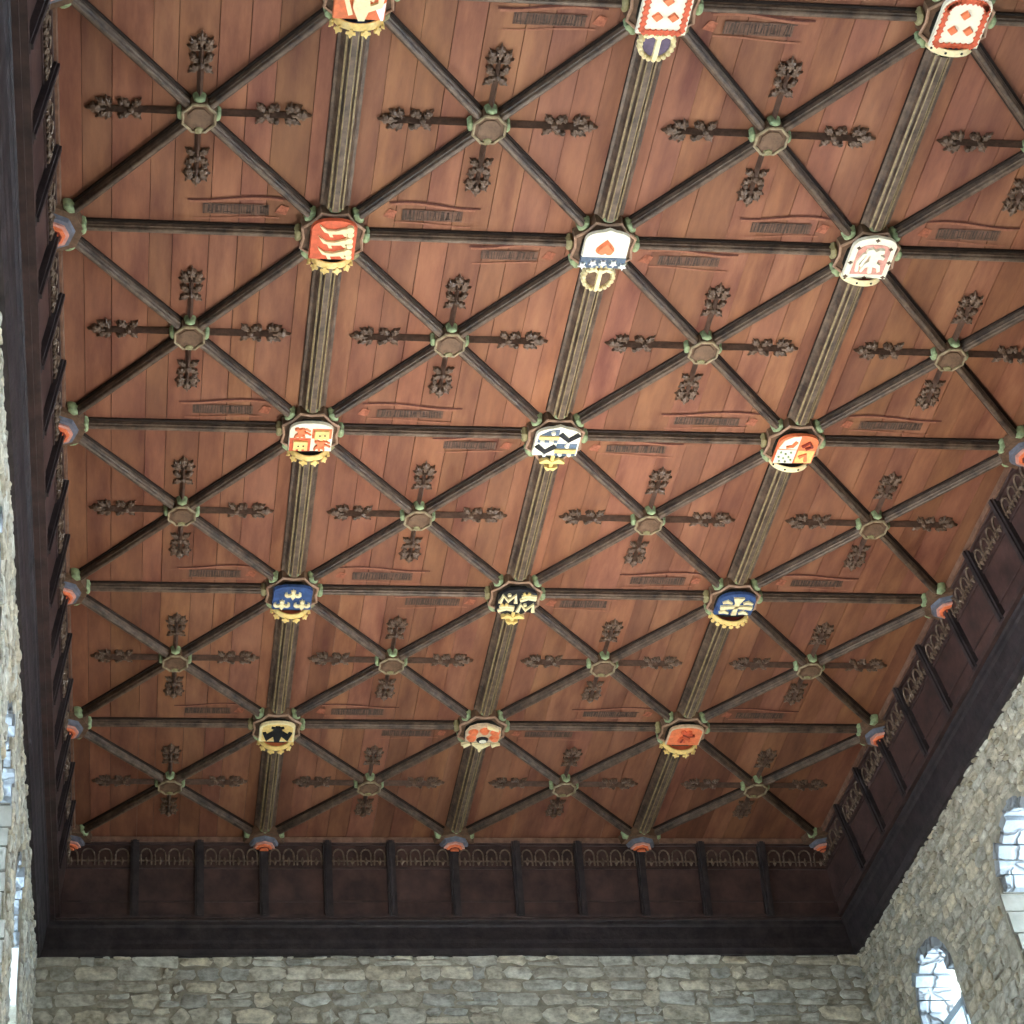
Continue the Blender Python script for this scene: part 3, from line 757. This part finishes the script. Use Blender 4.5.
BP = [(.0, -.80), (.205, -.80), (.225, -.812), (.225, -.842), (.205, -.856), (.195, -.89), (.170, -.915), (.160, -.98), (.150, -1.05), (.135, -1.09), (.125, -1.15), (.10, -1.185), (.085, -1.215), (.0, -1.215)]
def beam(name, pts0, pts1, label):
    e = MB(); n = len(BP); c = (pts0[0]+pts1[0])/2
    vs = [p-c for p in pts0] + [p-c for p in pts1]
    for i in range(n-1): e.add([vs[i], vs[i+1], vs[n+i+1], vs[n+i]], [(0, 1, 2, 3)], 'beam_wood')
    e.add(vs[:n], [tuple(range(n))], 'beam_wood'); e.add(vs[n:], [tuple(range(n-1, -1, -1))], 'beam_wood')
    o = e.build(name); o.location = c
    return tag(o, label, 'beam')
fn = lambda n: n*.50
fr = lambda n: n*.64
fl = lambda n: n*.67
beam('wall_beam', [Vector((XL+fl(n), YF-fn(n), HC+z)) for n, z in BP], [Vector((XR-fr(n), YF-fn(n), HC+z)) for n, z in BP], 'dark moulded oak beam on top of the far stone wall')
beam('wall_beam', [Vector((XL+fl(n), -6, HC+z)) for n, z in BP], [Vector((XL+fl(n), YF-fn(n), HC+z)) for n, z in BP], 'dark moulded oak beam on top of the left stone wall')
beam('wall_beam', [Vector((XR-fr(n), -6, HC+z)) for n, z in BP], [Vector((XR-fr(n), YF-fn(n), HC+z)) for n, z in BP], 'dark moulded oak beam on top of the right stone wall')

# ------------------------------------------------------------------ walls with window openings
def arch_outline(c, half, zs, z0, n=12):
    return [(c-half, z0), (c+half, z0)] + [(c + half*math.cos(PI*k/n), zs + half*math.sin(PI*k/n)) for k in range(n+1)]
def masonry(seed, T, s0, s1, z0, z1, skip, hmin, hmax, wmin, wmax, proud, rough, bright=1.0, warm=0.0):
    rn = random.Random(seed); mb = MB(); tn = []
    def stone_(a0, a1, b0, b1):
        if skip and skip(a0, a1, b0, b1): return
        w, h = a1-a0, b1-b0; q = min(w, h)
        g = rn.uniform(.004, .016); a0 += g; a1 -= g; b0 += g; b1 -= g
        cr_ = min(w, h)*rn.uniform(.12, .30)
        pts = [(a0+cr_, b0), ((a0+a1)/2, b0), (a1-cr_, b0), (a1, b0+cr_), (a1, (b0+b1)/2), (a1, b1-cr_), (a1-cr_, b1), ((a0+a1)/2, b1), (a0+cr_, b1), (a0, b1-cr_), (a0, (b0+b1)/2), (a0, b0+cr_)]
        pts = [(a+rn.uniform(-1, 1)*q*rough, b_+rn.uniform(-1, 1)*q*rough) for a, b_ in pts]
        n = len(pts); ca, cb2 = (a0+a1)/2, (b0+b1)/2; p = rn.uniform(.3, 1)*proud
        tilt = (rn.uniform(-1, 1)*proud*.5, rn.uniform(-1, 1)*proud*.5)
        def V(a, b_, h_): return T(a, b_, -h_ - tilt[0]*(a-ca)/w - tilt[1]*(b_-cb2)/h)
        vs = [T(a, b_, .03) for a, b_ in pts] + [V(a, b_, p*.55) for a, b_ in pts]
        vs += [V(ca+(a-ca)*.78, cb2+(b_-cb2)*.78, p*(.9+rn.uniform(-.25, .25))) for a, b_ in pts] + [V(ca, cb2, p*rn.uniform(.7, 1.2))]
        fs = []
        for L0 in (0, n):
            fs += [(L0+i, L0+(i+1) % n, L0+n+(i+1) % n, L0+n+i) for i in range(n)]
        fs += [(2*n+i, 2*n+(i+1) % n, 3*n) for i in range(n)]
        t = rn.uniform(.74, 1.16)*bright; wm = rn.uniform(-.05, .05)+warm
        mb.add(vs, fs, 'stone_face'); tn.extend([(t*(1+wm), t, t*(1-wm*1.5))]*len(fs))
    b0 = z0
    while b0 < z1:
        h = rn.uniform(hmin, hmax); b1 = min(b0+h, z1)
        if b1-b0 < hmin*.6: break
        a = s0
        while a < s1:
            w = min(rn.uniform(wmin, wmax)*(.6+h/hmax*.5), s1-a)
            if w < .05: break
            if h > hmin*1.6 and rn.random() < .35:
                m_ = b0 + (b1-b0)*rn.uniform(.35, .65); stone_(a, a+w, b0, m_)
                if rn.random() < .5 and w > wmin*1.4:
                    k_ = a+w*rn.uniform(.35, .65); stone_(a, k_, m_, b1); stone_(k_, a+w, m_, b1)
                else: stone_(a, a+w, m_, b1)
            else:
                d_ = rn.uniform(-.2, .2)*hmin
                stone_(a, a+w, b0+max(0, d_), b1+min(0, d_))
            a += w
        b0 = b1
    return mb, tn
def wall(name, box, mat, cuts, label):
    mb = MB(); mb.box(*box, mat); o = mb.build(name)
    if cuts:
        cb = MB()
        for T, pts in cuts: cb.prism(pts, -.2, 3.6, mat, T)
        c = cb.build('cutter')
        md = o.modifiers.new('b', 'BOOLEAN'); md.operation = 'DIFFERENCE'; md.object = c; md.solver = 'EXACT'
        dg = bpy.context.evaluated_depsgraph_get(); dg.update()
        me = bpy.data.meshes.new_from_object(o.evaluated_get(dg))
        o.modifiers.clear(); old = o.data; o.data = me
        bpy.data.objects.remove(c); bpy.data.meshes.remove(old)
    return tag(o, label, kind='structure')
def Tx(sgn, x): return lambda a, b_, h: Vector((x + sgn*h, a, b_))
def Ty(y): return lambda a, b_, h: Vector((a, y + h, b_))
# clerestory windows, y centre, half width, springing, sill
RW = [((8.90, 6.60)[k] if k < 2 else 8.85 - 2.30*k, (.50 if k == 0 else .55), HC-2.44, HC-5.0) for k in range(-0, 9)]
LW = [(7.53 - 2.24*k, .55, HC-2.44, HC-5.0) for k in range(0, 8)]
cl = [(Tx(-1, XL), arch_outline(*w)) for w in LW] + [(Tx(-1, XL), arch_outline(3.0-4.5*k, 1.5, 4.4, 1.2)) for k in range(-1, 4)]
cr = [(Tx(1, XR), arch_outline(*w)) for w in RW] + [(Tx(1, XR), arch_outline(3.0-4.5*k, 1.5, 4.4, 1.2)) for k in range(-1, 4)]
cf = [(Ty(YF), arch_outline(x, .48, 6.8 - abs(x)*.15, 1.8)) for x in (-3.3, -2.2, -1.1, 0, 1.1, 2.2, 3.3)]
cb_ = [(Ty(-16.2), arch_outline(0, 2.4, 6.5, 2.0))]
wall('wall_left', (XL-.9, XL, -16, YF+3.0, 0, HC+.3), 'mortar', cl, 'grey rubble stone wall at left')
wall('wall_right', (XR, XR+.9, -16, YF+3.0, 0, HC+.3), 'mortar', cr, 'brown-grey rubble stone wall at right')
wall('wall_far', (XL, XR, YF, YF+3.0, 0, HC+.3), 'mortar', cf, 'coursed rubble stone wall at the far end')
wall('wall_back', (XL, XR, -16.9, -16, 0, HC+.3), 'mortar', cb_, 'stone wall behind the viewer')
def hole(ws, pad=0):
    def f(a0, a1, b0, b1):
        for c, half, zs, z_ in ws:
            if pad and c > 7: half += pad; c -= pad*.6
            a = (a0+a1)/2; b_ = (b0+b1)/2
            if b_ < zs and abs(a-c) < half+(a1-a0)*.42: return True
            if b_ >= zs and math.hypot(a-c, b_-zs) < half+.06: return True
        return False
    return f
mb, tn = masonry(1, Ty(YF), XL, XR, 9.6, HC-1.14, None, .10, .30, .14, .52, .034, .13)
o = mb.build('masonry', bpy.data.objects['wall_far'], attr=tn, smooth=True, weld=False); o['kind'] = 'structure'
mb, tn = masonry(2, Tx(1, XR), 1.5, YF, 8.2, HC-1.12, hole(RW), .07, .19, .08, .26, .038, .13, .84, .04)
o = mb.build('masonry', bpy.data.objects['wall_right'], attr=tn, smooth=True, weld=False); o['kind'] = 'structure'
mb, tn = masonry(3, Tx(-1, XL), -1.0, YF, 7.6, HC-1.12, hole(LW, .12), .09, .22, .10, .32, .040, .12)
o = mb.build('masonry', bpy.data.objects['wall_left'], attr=tn, smooth=True, weld=False); o['kind'] = 'structure'
mb = MB(); mb.box(XL-.9, XR+.9, -16.9, YF+3.0, -.2, 0, 'floor_stone'); tag(mb.build('floor'), 'pale stone floor', kind='structure')

rnd = random.Random(3)
def window(n, sgn, x, w, depth, detail):
    c, half, zs, z0 = w
    e = empty(f'window_{n}', (x, c, z0), 'round-arched clerestory window', kind='structure')
    inv = -e.location
    T = lambda a, b_, h: Vector((x + sgn*h, a, b_)) + inv
    zt = zs - .10
    # glazed casement below the arch
    mb = MB()
    def bar(a0, a1, b0, b1): mb.prism([(a0, b0), (a1, b0), (a1, b1), (a0, b1)], depth, depth+.07, 'window_paint', T)
    f = .05
    bar(c-half, c+half, zt-f, zt+.03); bar(c-half, c+half, z0, z0+f); bar(c-half, c-half+f, z0, zt); bar(c+half-f, c+half, z0, zt); bar(c-.02, c+.02, z0, zt)
    mb.build('window_frame', e)
    mb = MB(); mb.prism([(c-half+f, z0+f), (c+half-f, z0+f), (c+half-f, zt-f), (c-half+f, zt-f)], depth+.03, depth+.04, 'glass', T); mb.build('pane', e)
    # head of the arch: rough radial stones
    mb = MB(); k_ = 11
    for i in range(k_):
        t0, t1 = PI*i/k_+.012, PI*(i+1)/k_-.012
        r1 = half+.01; r0 = half - rnd.uniform(.045, .13)
        d0 = rnd.uniform(-.035, .03)
        pts = [(c+r0*math.cos(t0), zs+r0*math.sin(t0)), (c+r1*math.cos(t0), zs+r1*math.sin(t0)), (c+r1*math.cos(t1), zs+r1*math.sin(t1)), (c+r0*math.cos(t1), zs+r0*math.sin(t1))]
        mb.prism(pts, d0, depth+.12, 'arch_stone', T)
    if detail:
        for s in (-1, 1):
            b0 = z0
            while b0 < zs:
                hh = rnd.uniform(.14, .26); ww = rnd.uniform(.01, .05)
                a0, a1 = (c-half-.01, c-half+ww) if s < 0 else (c+half-ww, c+half+.01)
                mb.prism([(a0, b0+.01), (a1, b0+.01), (a1, b0+hh-.01), (a0, b0+hh-.01)], rnd.uniform(-.02, .02), depth-.01, 'arch_stone' if detail == 1 else 'plaster', T)
                b0 += hh
    mb.build('arch_stones', e)
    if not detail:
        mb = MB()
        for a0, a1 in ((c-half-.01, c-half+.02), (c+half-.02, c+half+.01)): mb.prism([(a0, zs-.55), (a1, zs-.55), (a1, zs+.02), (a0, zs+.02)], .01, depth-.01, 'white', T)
        mb.build('glare_lining', e)  # white lining added on the jambs to imitate blown-out daylight
    return e
n = 1
for i, w in enumerate(RW[:4]): window(n, 1, XR, w, .22 if i == 0 else .42, 1 if i == 0 else 2); n += 1
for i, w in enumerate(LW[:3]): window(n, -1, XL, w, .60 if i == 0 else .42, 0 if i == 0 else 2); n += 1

# ------------------------------------------------------------------ daylight
def area(name, loc, rot_, sx, sy, power, col, spread=PI):
    l = bpy.data.lights.new(name, 'AREA'); l.shape = 'RECTANGLE'; l.size = sx; l.size_y = sy; l.energy = power; l.color = col; l.spread = spread
    o = bpy.data.objects.new(name, l); COL.objects.link(o); o.location = loc; o.rotation_euler = rot_
    return o
cool = (.70, .86, 1.0)
# light from the sky behind each row of windows
area('daylight_far', (0, 13.8, 4.6), (-PI/2, 0, 0), 6.8, 6.0, 3200, (1, .90, .76))
area('daylight_right', (XR+1.5, 0.0, HC-3.3), (0, PI/2, 0), 3.2, 20, 5200, cool)
area('daylight_left', (XL-1.5, 0.0, HC-3.6), (0, -PI/2, 0), 3.2, 20, 3600, cool)
area('daylight_right_low', (XR+1.6, -5, 3.5), (0, PI/2, 0), 5, 16, 450, (1, .93, .82))
area('daylight_left_low', (XL-1.6, -5, 3.5), (0, -PI/2, 0), 5, 16, 450, (1, .93, .82))
area('daylight_back', (0, -17.5, 5), (PI/2, 0, 0), 5, 7, 2600, (1, .93, .84))

# warm uplighter over the middle of the hall floor
l = bpy.data.lights.new('uplighter', 'AREA'); l.shape = 'DISK'; l.size = .8; l.energy = 215; l.spread = math.radians(110); l.color = (1, .93, .84)
o = bpy.data.objects.new('uplighter', l); COL.objects.link(o); o.location = (.2, 4.0, 6.0); o.rotation_euler = (PI, 0, 0)

w = bpy.data.worlds.new('World'); SC.world = w; w.use_nodes = True
bg = w.node_tree.nodes['Background']; bg.inputs[0].default_value = (.75, .88, 1, 1); bg.inputs[1].default_value = 1.5

# ------------------------------------------------------------------ camera
cam = bpy.data.cameras.new('Camera'); co = bpy.data.objects.new('Camera', cam); COL.objects.link(co)
co.location = W(.2999, -3.452, -5.5013)
co.rotation_euler = (2.2696, .0514, -.0852)
cam.sensor_width = 36; cam.lens = 1921.4/1024*36
cam.shift_x = 190.2/1024; cam.shift_y = 83.84/1024
cam.clip_end = 200
SC.camera = co
SC.view_settings.view_transform = 'Standard'; SC.view_settings.look = 'None'; SC.view_settings.gamma = 1
SC.view_settings.exposure = -0.22; SC.view_settings.use_curve_mapping = False
